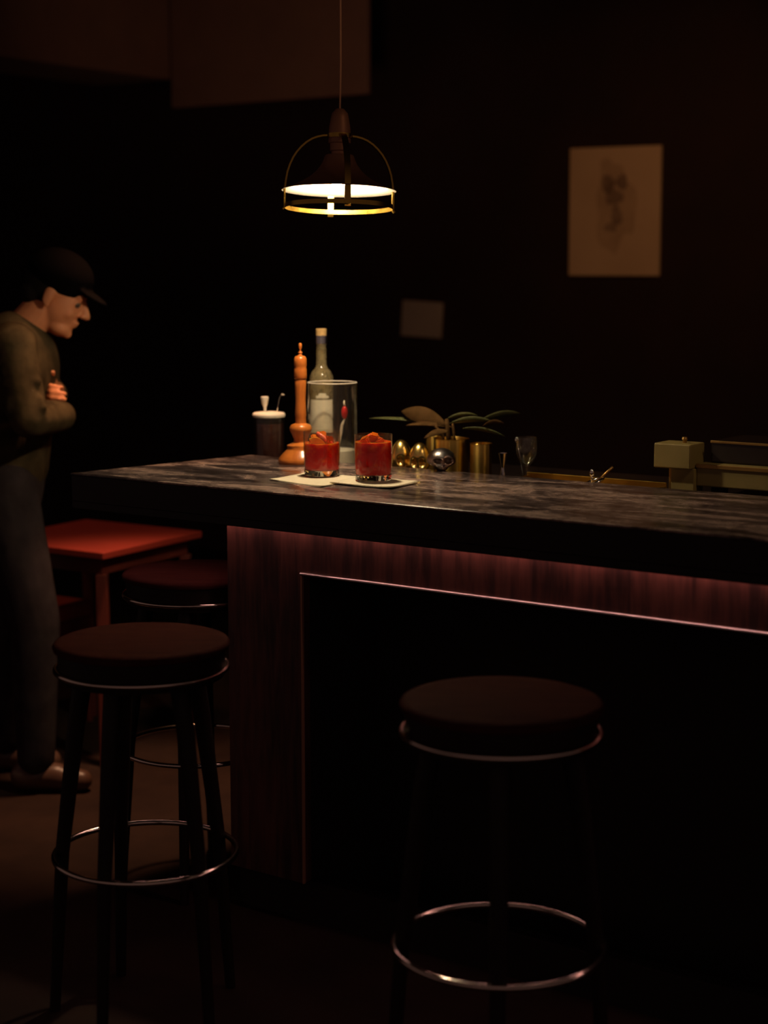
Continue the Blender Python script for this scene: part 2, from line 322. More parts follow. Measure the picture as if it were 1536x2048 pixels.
# ------------------------------------------------------------------ setting
bm = bmesh.new(); box(bm, (-5, -2, -0.1), (7, 12, 0)); tag(obj('floor', bm, M['floor']), kind='structure')
bm = bmesh.new(); box(bm, (-5, 0.8, 3.2), (7, 12, 3.3)); tag(obj('ceiling', bm, M['ceiling']), kind='structure')
PW = at_y(1230, 424, 7.8)                        # a point of the far wall (middle of the poster)
WO = Vector((PW.x, PW.y, 0))
bm = bmesh.new(); box(bm, (-7, 0.0, 0), (6, 0.15, 3.2), frame(WO)); tag(obj('wall_back', bm, M['wall']), kind='structure')
bm = bmesh.new(); box(bm, (-5.0, -0.03, 0), (6, 0.0, 0.12), frame(WO)); tag(obj('baseboard_back', bm, M['wall'], bevel=0.005), kind='structure')
# dropped bulkheads under the ceiling
A = at_y(735, 187, 8.0)                          # right lower corner of the bulkhead
AO = Vector((A.x, A.y, 0))
bm = bmesh.new(); box(bm, (-1.22, 0, A.z), (0, 0.03, 3.2), frame(AO)); tag(obj('trim_1', bm, M['soffit'], bevel=0.006), kind='structure')
B = AO + D*(-1.22)
bm = bmesh.new(); box(bm, (-0.5, -3.5, A.z+0.14), (0.0, 0.0, 3.2), frame(B)); tag(obj('trim_2', bm, M['soffit'], bevel=0.006), kind='structure')
bm = bmesh.new(); box(bm, (-4.3, -5.0, 0), (-4.15, 0.0, 3.2), frame(WO)); tag(obj('wall_left', bm, M['wall']), kind='structure')

# ------------------------------------------------------------------ bar counter
FL = at_z(140, 946, TOP); FM = at_z(832, 1012, TOP)
BL = at_z(506, 909, TOP); BM_ = at_z(954, 946, TOP)
LEN = 2.9
FR = FL + (FM-FL).normalized()*LEN
# back edge parallel to the front one
off = (BM_-FL).dot(Vector((-(FM-FL).normalized().y, (FM-FL).normalized().x, 0)))
dd = (FM-FL).normalized(); nn = Vector((-dd.y, dd.x, 0)); D = dd.copy(); NB = nn.copy(); BAR_RZ = math.atan2(D.y, D.x)
BLc = FL + nn*off + dd*((BL-FL).dot(dd)); BR = FR + nn*off
bar = empty('bar_counter', (FL.x, FL.y, 0), BAR_RZ, 'long bar with worn dark marble top over a red walnut front', 'bar counter')
def L2(p):                                        # world -> bar frame
    v = Vector((p[0]-FL.x, p[1]-FL.y, 0)); return (v.dot(dd), v.dot(nn))
bm = bmesh.new(); prism(bm, [(0, 0), (LEN, 0), (LEN, off), L2(BLc)], TOP-0.005, TOP)
obj('countertop', bm, M['marble'], bar, bevel=0.002, seg=2)
bm = bmesh.new(); q = L2(BLc); prism(bm, [(0.002, 0.002), (LEN, 0.002), (LEN, off-0.002), (q[0]+0.002, q[1]-0.002)], TOP-0.070, TOP-0.005); box(bm, (0.002, 0.002, TOP-0.088), (LEN, 0.026, TOP-0.069))
obj('edge_band', bm, M['blackwood'], bar, bevel=0.002)
# front: walnut frame round a deep dark knee recess
PO = 0.06                                         # panel set back under the overhang
def on_front(px, py):                             # pixel -> (s, z) on the front panel plane
    r = ray(px, py); o = Vector((0, 0, CAM_H)); P0 = FL + nn*PO
    t = (P0 - o).dot(nn)/r.dot(nn); p = o + r*t; return ((p-FL).dot(dd), p.z)
s0, _ = on_front(454, 1060); s1, zr = on_front(603, 1142); s2, zr2 = on_front(1536, 1270)
zr = (zr+zr2)/2
bm = bmesh.new()
box(bm, (s0, PO, zr), (LEN, PO+0.03, TOP-0.070)); box(bm, (s0, PO, 0.10), (s1, PO+0.03, zr))
obj('front_frame', bm, M['walnut'], bar)
bm = bmesh.new()
box(bm, (s1-0.002, PO+0.30, 0.0), (LEN, PO+0.33, TOP-0.088))
box(bm, (s0+0.002, PO+0.03, 0.0), (s1, PO+0.33, TOP-0.088)); box(bm, (s1, PO+0.03, zr+0.06), (LEN, PO+0.30, TOP-0.088))
obj('recess_panel', bm, M['void'], bar)
bm = bmesh.new(); tube(bm, [(s1+(LEN-s1)*i/12, PO-0.0035, zr-0.002) for i in range(13)], 0.0040, 14)
obj('edge_trim', bm, M['steel_trim'], bar, smooth=180)
bm = bmesh.new(); box(bm, (s1-0.001, PO-0.003, 0.1), (s1+0.003, PO+0.004, zr-0.005)); obj('side_trim', bm, M['bronze'], bar)
bm = bmesh.new(); box(bm, (s0+0.02, PO+0.02, 0.0), (LEN, PO+0.06, 0.10)); obj('kickboard', bm, M['void'], bar)
bm = bmesh.new(); box(bm, (0.03, 0.046, TOP-0.074), (LEN-0.05, 0.054, TOP-0.0705)); obj('light_strip', bm, M['strip'], bar)

# lower working counter of the bartender behind the bar
wk = empty('work_counter', tuple(FL + nn*(off+0.004)), BAR_RZ, 'lower dark working counter running directly behind the marble bar', 'counter'); wk.location.z = 0
bm = bmesh.new(); box(bm, (q[0]+0.02, 0, WORK-0.03), (LEN, 0.50, WORK)); obj('worktop', bm, M['blackwood'], wk, bevel=0.003)
bm = bmesh.new(); box(bm, (q[0]+0.06, 0.02, 0), (LEN, 0.46, WORK-0.03)); obj('cabinet', bm, M['void'], wk, bevel=0.003)

# ------------------------------------------------------------------ pendant lamp
def pendant():
    Y = 4.10; c = at_y(678, 381, Y)
    k = Y/F
    p = empty('pendant_lamp', c, 0, 'brass cage pendant lamp glowing over the bar', 'lamp')
    p.rotation_euler = (math.radians(-3.8), math.radians(0.8), 0)
    # shade
    R = 113*k; H = 62*k
    ctl = ((15, 68), (27, 67), (29, 64), (31, 58), (36, 48), (45, 36.5), (57, 26), (72, 17), (90, 8.5), (104, 3), (113, 0))
    outer = [(a_*k, b_*k*1.02) for a_, b_ in ctl]; R = outer[-1][0]
    inner = [(max(r-0.0015, 0.013), z-0.0022) for r, z in outer]
    bm = bmesh.new(); lathe(bm, outer + [(R, -0.0012)], 72)
    obj('shade', bm, M['bronze'], p, smooth=50)
    bm = bmesh.new(); lathe(bm, inner[:-1] + [(R-0.0004, -0.0013)], 72); sh = obj('shade_lining', bm, M['enamel'], p, smooth=60)
    sh['label'] = 'white enamel inside of the shade'
    # bulb
    bm = bmesh.new(); ellipsoid(bm, (0, 0, 0.026), (0.021, 0.021, 0.019), u=14, v=8); obj('bulb', bm, M['bulb'], p, smooth=180)
    # socket cover
    bm = bmesh.new()
    lathe(bm, [(0, 0.193), (0.010, 0.193), (0.014, 0.188), (0.019, 0.183), (0.0215, 0.172), (0.0255, 0.150), (0.0268, 0.128), (0.0268, 0.112), (0.0230, 0.111), (0.0230, 0.094), (0.0195, 0.092), (0.0190, 0.078), (0.028, 0.074), (0.030, 0.064), (0, 0.064)], 40)
    obj('socket_cover', bm, M['bronze'], p, smooth=40)
    bm = bmesh.new(); lathe(bm, [(0.0272, 0.124), (0.0300, 0.124), (0.0300, 0.134), (0.0272, 0.134)], 40, closed=True); obj('hub_ring', bm, M['brass'], p, smooth=40)
    # cord
    bm = bmesh.new(); top = 3.2 - c.z
    tube(bm, [(0, 0, 0.19), (0.0005, 0.0, 0.3), (-0.003, 0.016, 0.5), (-0.012, 0.07, top*0.99)], 0.0022, 10)
    cdm = obj('cord', bm, M['cord'], p, smooth=180)
    # four flat bands
    Rc = 108*k; zs = 0.020
    for j in range(4):
        a = math.radians(10.4 + 90*j); pts = []
        for rp, dp in ((25, 0), (34, 0.8), (45, 3.5), (55, 7.5), (66, 14.5), (76, 23.5), (85, 34), (92, 45), (98, 58), (103, 73), (106, 90), (108, 108)): pts.append((rp*k, 0.129-dp*k))
        pts += [(Rc, -0.010), (Rc, -0.032), (Rc, -0.044), (Rc+0.004, -0.049)]
        bm = bmesh.new(); th = 0.0042; wd = 0.0072
        rows = []
        for i, (r, z) in enumerate(pts):
            pr = pts[max(i-1, 0)]; nx = pts[min(i+1, len(pts)-1)]; tx, tz = nx[0]-pr[0], nx[1]-pr[1]; l = math.hypot(tx, tz) or 1
            nx_, nz_ = -tz/l, tx/l
            row = []
            for (u, v) in ((-wd, -th/2), (wd, -th/2), (wd, th/2), (-wd, th/2)):
                rr = r - nx_*v; zz = z - nz_*v
                row.append(bm.verts.new((rr*math.cos(a) - u*math.sin(a), rr*math.sin(a) + u*math.cos(a), zz)))
            rows.append(row)
        for A_, B_ in zip(rows, rows[1:]):
            for q_ in range(4): bm.faces.new((A_[q_], A_[(q_+1) % 4], B_[(q_+1) % 4], B_[q_]))
        bm.faces.new(rows[0][::-1]); bm.faces.new(rows[-1])
        obj('cage_band', bm, M['brass'], p, smooth=40)
    bm = bmesh.new(); lathe(bm, [(Rc-0.0028, -0.044), (Rc-0.0010, -0.044), (Rc-0.0010, -0.0335), (Rc-0.0028, -0.0335)], 80, closed=True); obj('cage_ring', bm, M['brass'], p, smooth=40)
    return p
pendant()

# ------------------------------------------------------------------ bar stools
def stool(loc, rz, nlegs, label, angles=None):
    t = empty('bar_stool', loc, rz, label, 'stool')
    sz = 0.790; R = 0.1775
    bm = bmesh.new(); lathe(bm, [(0, sz), (R-0.03, sz), (R-0.012, sz-0.0012), (R-0.004, sz-0.004), (R, sz-0.010), (R-0.002, sz-0.017), (R-0.010, sz-0.020), (0, sz-0.020)], 72)
    obj('seat', bm, M['stoolwood'], t, smooth=50)
    bm = bmesh.new(); lathe(bm, [(0, sz-0.020), (R-0.010, sz-0.020), (R-0.010, sz-0.064), (R-0.012, sz-0.075), (0, sz-0.075)], 72)
    obj('seat_drum', bm, M['stoolleg'], t, smooth=40)
    bm = bmesh.new(); torus(bm, R-0.005, 0.0055, sz-0.058, 96, 12); obj('seat_ring', bm, M['chrome'], t, smooth=180)
    bm = bmesh.new(); torus(bm, R+0.008, 0.006, 0.343, 96, 12); obj('foot_ring', bm, M['chrome'], t, smooth=180)
    angs = angles or [2*PI*k/nlegs for k in range(nlegs)]
    for a in angs:
        bm = bmesh.new(); ca, sa = math.cos(a), math.sin(a)
        P = [(0.118, sz-0.073), (0.135, 0.62), (R-0.006, 0.343), (0.196, 0.0)]
        tube(bm, [(r*ca, r*sa, z) for r, z in P], [0.020, 0.018, 0.0145, 0.011], 14)
        obj('leg', bm, M['stoolleg'], t, smooth=60)
    return t
def floor_pt(px, py, z): p = at_z(px, py, z); return (p.x, p.y, 0)
stool(floor_pt(1003, 1396, 0.79), math.radians(-4.5), 4, 'round dark red bar stool standing alone below the right of the marble bar')
stool(floor_pt(283, 1277, 0.79), 0, 5, 'front left round bar stool with brass-lit rim and five dark legs, beside the bar end', [math.radians(a) for a in (180, 250, 316, 36, 116)])
stool(floor_pt(388, 1140, 0.79), math.radians(-4), 4, 'farther bar stool partly hidden behind the end of the bar, glinting at its rim')

# ------------------------------------------------------------------ things on the bar
def napkin(name, px, label, z):
    P = [at_z(x, y, TOP) for x, y in px]; c = sum(P, Vector())/4
    t = empty(name, (c.x, c.y, TOP+z), 0, label, 'napkin', 'paper napkins under the drinks')
    for li, (dz, sc, rz) in enumerate(((0.0003, 1, 0), (0.0016, 0.985, 0.03))):
        bm = bmesh.new(); n = 14; g = []
        for i in range(n+1):
            row = []
            for j in range(n+1):
                u, v = i/n, j/n
                p = (P[0]*(1-u)+P[1]*u)*(1-v) + (P[3]*(1-u)+P[2]*u)*v - c
                p = Matrix.Rotation(rz, 3, 'Z') @ (p*sc)
                curl = 0.0035*max(0, abs(u-0.5)+abs(v-0.5)-0.72)**1.3*3
                row.append(bm.verts.new((p.x, p.y, dz+curl + 0.0003*math.sin(7*u+3*v))))
            g.append(row)
        for i in range(n):
            for j in range(n): bm.faces.new((g[i][j], g[i+1][j], g[i+1][j+1], g[i][j+1]))
        o = obj('paper_ply', bm, M['napkin'], t, smooth=180)
        s = o.modifiers.new('th', 'SOLIDIFY'); s.thickness = 0.0009; s.offset = 1
    return t
napkin('paper_napkin', [(537, 960), (641, 975), (734, 957), (627, 944)], 'cream paper napkin under the left drink, its corner farther from the viewer', 0)
napkin('paper_napkin.001', [(659, 969), (782, 979), (837, 967), (724, 955)], 'cream paper napkin under the right drink, overlapping the other napkin', 0.0030)

def cocktail(px, py, wpx, label, seed, left):
    base = at_z(px, py, TOP); k = base.y/F
    R = wpx/2*k; H = R*2*1.19; zb = 0.0032 if left else 0.0062
    t = empty('cocktail_glass', (base.x, base.y, TOP+zb), 0, label, 'drink', 'red drinks in tumblers')
    rnd = random.Random(seed); tb = 0.013; wt = 0.0016
    bm = bmesh.new()
    lathe(bm, [(0, 0.002), (R*0.84, 0.0012), (R*0.91, 0), (R*0.945, 0.002), (R*0.965, tb), (R*0.90, tb), (0, tb-0.001)], 64)
    obj('glass_base', bm, M['glass'], t, smooth=50)
    bm = bmesh.new(); lathe(bm, [(R*0.966, tb+0.0002), (R, H*0.6), (R, H-0.001), (R-0.0008, H), (R-wt, H-0.001), (R-wt, H*0.6), (R*0.966-wt, tb+0.0002)], 64, closed=True)
    obj('tumbler_wall', bm, M['thin'], t, smooth=50)
    lv = H*(0.74 if left else 0.84)
    ri = R-wt-0.0003
    bm = bmesh.new(); lathe(bm, [(0, tb+0.0005), (R*0.93-wt, tb+0.0006), (R*0.966-wt, tb+0.003), (ri, H*0.6), (ri, lv), (ri-0.001, lv-0.0004), (0, lv-0.0006)], 64)
    obj('drink', bm, M['drink'], t, smooth=50)
    spots = [(-0.4, -0.3, 0.86), (0.35, -0.35, 0.84), (0.0, 0.35, 0.87), (0.48, 0.25, 0.76), (-0.45, 0.3, 0.78), (0.0, -0.2, 0.92), (-0.2, -0.55, 0.6), (0.5, -0.45, 0.55)]
    for i, (x, y, z) in enumerate(spots):
        s = R*rnd.uniform(0.22, 0.29)
        if z < 0.7: s *= 0.8
        bm = bmesh.new(); E = Euler((rnd.uniform(0, 3), rnd.uniform(0, 3), rnd.uniform(0, 3))).to_matrix().to_4x4()
        box(bm, (-s, -s, -s*0.9), (s, s, s*0.9), Matrix.Translation((x*R*0.92, y*R*0.92, z*H*(0.95 if left else 0.99))) @ E)
        bmesh.ops.bevel(bm, geom=bm.edges[:], offset=s*0.28, segments=2, affect='EDGES')
        obj('ice_cube', bm, M['ice'] if i not in (3,) or not left else M['clearice'], t, smooth=50)
    if left:
        # half orange wheel against the near glass wall, strip of peel, pale curl of ice
        bm = bmesh.new(); cx, cz, ro = -R*0.35, H*0.66, R*0.62; ring = []
        for f in (0, 1):
            yy = -R*0.50 + f*0.005; ring.append([bm.verts.new((cx, yy, cz))] + [bm.verts.new((cx+ro*math.cos(a), yy, cz+ro*math.sin(a))) for a in [math.radians(-30+k_*15) for k_ in range(13)]])
        for f in (0, 1): bm.faces.new(ring[f] if f else ring[f][::-1])
        for i in range(14): bm.faces.new((ring[0][i], ring[0][(i+1) % 14], ring[1][(i+1) % 14], ring[1][i]))
        bmesh.ops.rotate(bm, verts=bm.verts, cent=(cx, -R*0.5, cz), matrix=Matrix.Rotation(0.5, 3, 'Y'))
        bmesh.ops.translate(bm, verts=bm.verts, vec=(0, -R*0.12, -0.004))
        obj('orange_slice', bm, M['orange'], t, smooth=40)
        bm = bmesh.new(); tube(bm, [(-R*0.25, -R*0.3, H*0.97), (0.0, -R*0.45, H*0.90), (R*0.35, -R*0.5, H*0.78), (R*0.7, -R*0.35, H*0.68)], [0.004, 0.006, 0.006, 0.004], 10)
        obj('peel', bm, M['peel'], t, smooth=180)
    else:
        bm = bmesh.new(); ellipsoid(bm, (0, -R*0.1, H*0.93), (R*0.36, R*0.3, R*0.20), Euler((0.2, 0.15, 0.4))); obj('peel', bm, M['peel'], t, smooth=180)
    return t
cocktail(644, 952, 74, 'tumbler of red drink with ice and orange slice, on the left napkin', 3, True)
cocktail(747, 964, 77, 'tumbler of deep red drink full to the rim with ice, on the right napkin', 9, False)

def pepper_mill():
    c = at_z(602, 926, TOP); k = c.y/F
    t = empty('pepper_mill', (c.x, c.y, TOP), 0, 'tall turned orange wood pepper mill on the bar, left of the bottle', 'pepper mill')
    zz = lambda y: (926-y)*k*1.005
    prof = [(0, 0), (44, 926), (46, 921), (44, 916), (38, 908), (30, 900), (27, 896), (28, 890), (24, 888), (15, 884), (14, 878), (18, 868), (22, 860), (22.5, 855), (19, 849), (11, 846), (10.5, 834), (11.5, 830), (11, 822), (10.2, 800), (11, 775), (12, 762), (10.5, 759), (13, 756)]
    bm = bmesh.new(); lathe(bm, [(0, 0)] + [(r*k, max(zz(y), 0)) for r, y in prof[1:]] + [(0, zz(755))], 48)
    obj('mill_body', bm, M['millwood'], t, smooth=50)
    bm = bmesh.new(); lathe(bm, [(0, zz(755.5)), (12*k, zz(755.5)), (13*k, zz(752)), (12.6*k, zz(738)), (11.4*k, zz(735)), (12.8*k, zz(731)), (12.6*k, zz(718)), (10*k, zz(713)), (4*k, zz(711)), (3*k, zz(708)), (4.3*k, zz(706)), (3*k, zz(703)), (0, zz(703))], 48)
    obj('mill_head', bm, M['millwood'], t, smooth=50)
    bm = bmesh.new(); lathe(bm, [(0, zz(703.2)), (1.6*k, zz(703)), (1.4*k, zz(700)), (3.4*k, zz(695)), (3.6*k, zz(690)), (2.4*k, zz(687)), (0, zz(686.5))], 24)
    obj('finial', bm, M['millwood'], t, smooth=50)
pepper_mill()

def bottle():
    Y = 4.62; c = at_y(643, 760, Y); k = Y/F
    t = empty('spirit_bottle', (c.x, c.y, WORK), 0, 'clear long-necked spirit bottle with cork and cream label, tallest thing behind the bar', 'bottle')
    zt = at_y(643, 657, Y).z - WORK
    z = lambda y: at_y(643, y, Y).z - WORK
    R = 24*k; rn = 10.3*k
    prof = [(0, 0.004), (R*0.8, 0.001), (R*0.95, 0), (R, 0.006), (R, z(762)), (R*0.96, z(752)), (R*0.75, z(742)), (rn*1.15, z(735)), (rn, z(728)), (rn*0.95, z(690)), (rn*1.05, z(688)), (rn*1.05, z(672)), (rn*0.6, z(671.5))]
    inn = [(rn*0.6, z(690)), (rn*0.70, z(727)), (R*0.70, z(745)), (R-0.003, z(765)), (R-0.003, 0.012), (0, 0.010)]
    bm = bmesh.new(); lathe(bm, prof+inn, 56); obj('bottle_glass', bm, M['thinbottle'], t, smooth=45)
    bm = bmesh.new(); lathe(bm, [(rn*1.06, z(687)), (rn*1.12, z(687)), (rn*1.12, z(671)), (rn*1.06, z(671))], 40, closed=True); obj('foil_collar', bm, M['foil'], t, smooth=45)
    bm = bmesh.new(); lathe(bm, [(0, z(671)), (rn*1.0, z(671)), (rn*1.05, z(658)), (rn*0.95, z(657)), (0, z(656.5))], 40); obj('cork_stopper', bm, M['cork'], t, smooth=45)
    # label: curved sheet on the front
    bm = bmesh.new(); g = []
    for i in range(21):
        a = math.radians(-175 + 150*i/20); row = []
        for zz in (z(910), z(798) if i > 2 else z(830)):
            row.append(bm.verts.new(((R+0.0006)*math.cos(a), (R+0.0006)*math.sin(a), zz)))
        g.append(row)
    for A_, B_ in zip(g, g[1:]): bm.faces.new((A_[0], B_[0], B_[1], A_[1]))
    obj('label_paper', bm, M['label'], t, smooth=180)
    bm = bmesh.new(); g = []
    for i in range(13):
        a = math.radians(-115 + 62*i/12); row = []
        for zz in (z(795), z(785) if 2 < i < 10 else z(790)): row.append(bm.verts.new(((R+0.0006)*math.cos(a), (R+0.0006)*math.sin(a), zz)))
        g.append(row)
    for A_, B_ in zip(g, g[1:]): bm.faces.new((A_[0], B_[0], B_[1], A_[1]))
    obj('crest_label', bm, M['label'], t, smooth=180)
bottle()

def beaker():
    Y = 4.45; c = at_y(665, 900, Y); k = Y/F; R = 50*k; H = at_y(665, 765, Y).z - WORK
    t = empty('glass_cylinder', (c.x, c.y, WORK), 0, 'tall clear straight glass jar of white salt standing before the bottle', 'jar')
    bm = bmesh.new(); wt = 0.0028
    lathe(bm, [(0, 0.001), (R*0.95, 0), (R, 0.003), (R, H-0.003), (R+0.001, H-0.0015), (R-wt/2, H), (R-wt-0.001, H-0.0015), (R-wt, H-0.004), (R-wt, 0.010), (R-wt-0.003, 0.008), (0, 0.008)], 72)
    obj('jar_glass', bm, M['thin'], t, smooth=45)
    bm = bmesh.new(); torus(bm, R-wt/2, 0.0016, H, 72, 8); obj('ground_rim', bm, M['cream'], t, smooth=180)
    zf = at_y(665, 899, Y).z - WORK
    bm = bmesh.new(); lathe(bm, [(0, 0.0085), (R-wt-0.0006, 0.0105), (R-wt-0.0006, zf), (R*0.5, zf+0.002), (0, zf+0.001)], 56); obj('salt', bm, M['salt'], t, smooth=45)
    # cherry stirrer leaning in the jar: rests in it, so a thing of its own
    s = empty('cocktail_stirrer', (c.x, c.y, WORK), 0, 'cherry-topped stirrer standing inside the tall glass jar', 'stirrer')
    P = lambda x, y: at_y(x, y, Y) - Vector((c.x, c.y, WORK))
    bm = bmesh.new(); ellipsoid(bm, P(689, 825), (0.0085, 0.0085, 0.018)); obj('cherry_bulb', bm, M['cherry'], s, smooth=180)
    bm = bmesh.new(); tube(bm, [P(688, 801), P(688, 806), P(689, 812)], [0.0012, 0.0022, 0.003], 10); obj('tip', bm, M['cream'], s, smooth=180)
    bm = bmesh.new(); tube(bm, [P(689, 838), P(684, 850), P(682, 866), P(676, 897)], [0.002, 0.0042, 0.0042, 0.002], 12); obj('handle', bm, M['cream'], s, smooth=180)
beaker()

def sugar_jar():
    Y = 4.62; c = at_y(538, 850, Y); k = Y/F; R = 31*k
    z = lambda y: at_y(538, y, Y).z - WORK
    t = empty('cherry_jar', (c.x, c.y, WORK), 0, 'dark-filled glass jar with cream lid, leftmost thing on the bar', 'jar')
    H = z(833); wt = 0.002
    bm = bmesh.new(); lathe(bm, [(0, 0.001), (R*0.95, 0), (R, 0.003), (R, H), (R-wt, H), (R-wt, 0.008), (0, 0.006)], 56); obj('jar_glass', bm, M['thin'], t, smooth=45)
    bm = bmesh.new(); lathe(bm, [(0, 0.0065), (R-wt-0.0006, 0.0085), (R-wt-0.0006, H*0.86), (0, H*0.86)], 48); obj('dark_cherries', bm, M['syrup'], t, smooth=45)
    bm = bmesh.new(); lathe(bm, [(0, z(834)), (R+0.001, z(834)), (R+0.0025, z(832)), (R+0.0025, z(828)), (R-0.001, z(825)), (R*0.5, z(823)), (0, z(822))], 56); obj('lid', bm, M['cream'], t, smooth=50)
    ko = Vector((-8*k, 0, 0))
    bm = bmesh.new(); lathe(bm, [(0, z(823)), (3*k, z(823)), (2.8*k, z(815)), (5.6*k, z(808)), (7*k, z(800)), (8*k, z(795)), (7*k, z(793)), (0, z(793))], 28, c=tuple(ko)); kn = obj('knob', bm, M['cream'], t, smooth=50)
    s = empty('small_spoon', (c.x, c.y, WORK), 0, 'thin bent silver spoon sticking out of the jar lid', 'spoon')
    P = lambda x, y: at_y(x, y, Y) - Vector((c.x, c.y, WORK))
    bm = bmesh.new(); tube(bm, [P(554, 824), P(556, 812), P(558, 799), P(561, 791), P(566, 788)], 0.0011, 8); obj('stem', bm, M['silver'], s, smooth=180)
    bm = bmesh.new(); ellipsoid(bm, P(566, 789), (0.006, 0.004, 0.0026), Euler((0, 0.2, 0))); obj('bowl', bm, M['silver'], s, smooth=180)
sugar_jar()

# ------------------------------------------------------------------ skull ornaments
def skull_bm(w, h, jaw=True):
    bm = bmesh.new(); bmesh.ops.create_uvsphere(bm, u_segments=64, v_segments=44, radius=1)
    g = lambda x, z, cx, cz, sx, sz: math.exp(-((x-cx)/sx)**2 - ((z-cz)/sz)**2)
    for v in bm.verts:
        x, y, z = v.co; front = max(0, -y)
        wz = 1.0
        if z < -0.25: wz = 1 - 0.40*min(1, (-0.25-z)/0.35)       # narrow jaw
        if y > 0 and z < -0.2: y *= 0.75
        nx = x*wz; ny = y*1.08
        if front > 0.1:
            d = 0.65*g(x, z, -0.36, 0.0, 0.23, 0.22) + 0.65*g(x, z, 0.36, 0.0, 0.23, 0.22) + 0.25*g(x, z, 0, -0.30, 0.11, 0.14)
            d += -0.08*g(x, z, -0.38, 0.27, 0.35, 0.10) - 0.08*g(x, z, 0.38, 0.27, 0.35, 0.10) - 0.09*g(x, z, 0.5, -0.28, 0.18, 0.12) - 0.09*g(x, z, -0.5, -0.28, 0.18, 0.12)
            if -0.78 < z < -0.45: d += 0.05*max(0, math.cos(x*26))*(1 if abs(x) < 0.5 else 0) + (0.10 if abs(z+0.61) < 0.03 else 0) - 0.06
            ny += d*front**0.5
        nz = max(z, -0.90)
        v.co = (nx*w*0.58, ny*w*0.55, (nz+0.90)/1.90*h)
    return bm
def skull(px, Y, wpx, htop, name, m, label, cat, zbase, rz=0.0, group=None):
    c = at_y(px, 900, Y); k = Y/F; h = at_y(px, htop, Y).z - zbase
    o = obj(name, skull_bm(wpx*k, h), M[m], smooth=180); o.location = (c.x, c.y, zbase); o.rotation_euler = (0, 0, rz)
    return tag(o, label, cat, group)
skull(802, 4.36, 37, 879, 'gold_skull', 'gold', 'small shiny gold skull next to the right drink, left one of the gold pair', 'skull', WORK, 0.35, 'gold skulls behind the bar')
skull(839, 4.32, 37, 885, 'gold_skull.001', 'gold', 'small shiny gold skull between the other gold skull and the grey skull', 'skull', WORK, -0.2, 'gold skulls behind the bar')
kk = at_z(883, 941, TOP)
skull(883, kk.y, 51, 896, 'grey_skull', 'pewter', 'dark pewter skull on the edge of the marble bar before the brass cups', 'skull', TOP, 0.1)

# ------------------------------------------------------------------ brass cups with herbs
def cup(px, Y, wpx, ytop, label):
    c = at_y(px, 900, Y); k = Y/F; R = wpx/2*k; H = at_y(px, ytop, Y).z - WORK
    bm = bmesh.new(); wt = 0.0014
    lathe(bm, [(0, 0), (R*0.97, 0), (R, 0.002), (R, H-0.002), (R+0.0012, H-0.001), (R, H), (R-wt, H-0.001), (R-wt, 0.003), (0, 0.003)], 64)
    o = obj('brass_cup', bm, M['cupbrass'], smooth=45); o.location = (c.x, c.y, WORK)
    return tag(o, label, 'cup', 'brass cups behind the bar'), c, H, k
o1, c1, H1, k1 = cup(903, 4.32, 70, 876, 'wide brass cup holding the leaf bunch, right behind the grey skull')
o2, c2, H2, k2 = cup(962, 4.26, 44, 886, 'narrower brass cup to the right of the wide brass cup')
o3, c3, H3, k3 = cup(868, 4.50, 34, 872, 'brass cup half hidden behind the skulls and the wide cup')

def leaf(bm, a, b, wd, droop=0.01, tw=0.3):
    a = Vector(a); b = Vector(b); d = b-a; side = d.cross(Vector((0, 0, 1))).normalized(); up = side.cross(d).normalized()
    side = (side*math.cos(tw) + up*math.sin(tw)); n = 10; L_, R_, C_ = [], [], []
    for i in range(n+1):
        t = i/n; p = a + d*t - Vector((0, 0, 1))*droop*4*(t-0.5)**2 ; wv = wd*math.sin(PI*min(1, t*0.98+0.01))**0.8
        nr = side.cross(d).normalized()
        C_.append(bm.verts.new(p)); L_.append(bm.verts.new(p+side*wv+nr*wv*0.25)); R_.append(bm.verts.new(p-side*wv+nr*wv*0.25))
    for i in range(n):
        bm.faces.new((C_[i], C_[i+1], L_[i+1], L_[i])); bm.faces.new((C_[i], R_[i], R_[i+1], C_[i+1]))
def leafobj(name, px0, px1, Y0, Y1, wpx, m, parent, tw=0.9, droop=0.006):
    a = at_y(px0[0], px0[1], Y0) - parent.location; b = at_y(px1[0], px1[1], Y1) - parent.location
    bm = bmesh.new(); leaf(bm, a, b, wpx*Y0/F, droop, tw); o = obj(name, bm, M[m], parent, smooth=180)
    s = o.modifiers.new('t', 'SOLIDIFY'); s.thickness = 0.0009
    return o
hb = empty('leaf_bunch', (c1.x, c1.y, WORK), 0, 'spreading bunch of green and dried leaves standing in the wide brass cup', 'leaves')
for (p0, p1, y0, y1, w_, m_, tw) in [
    ((893, 845), (803, 818), 4.34, 4.44, 17, 'dryleaf', 1.2), ((900, 842), (985, 838), 4.32, 4.30, 9, 'leaf', 0.8), ((892, 834), (955, 826), 4.36, 4.36, 6, 'leaf', 0.9),
    ((958, 838), (1040, 822), 4.36, 4.42, 9, 'leaf', 0.9), ((965, 848), (1008, 842), 4.26, 4.26, 6, 'dryleaf', 1.1), ((885, 846), (738, 832), 4.38, 4.50, 5, 'leaf', 0.5),
    ((905, 850), (812, 846), 4.34, 4.38, 6, 'dryleaf', 0.7), ((925, 852), (1010, 868), 4.28, 4.26, 6, 'leaf', 0.8), ((898, 858), (848, 872), 4.27, 4.27, 7, 'dryleaf', 0.9)]:
    leafobj('leaf', p0, p1, y0, y1, w_, m_, hb, tw)
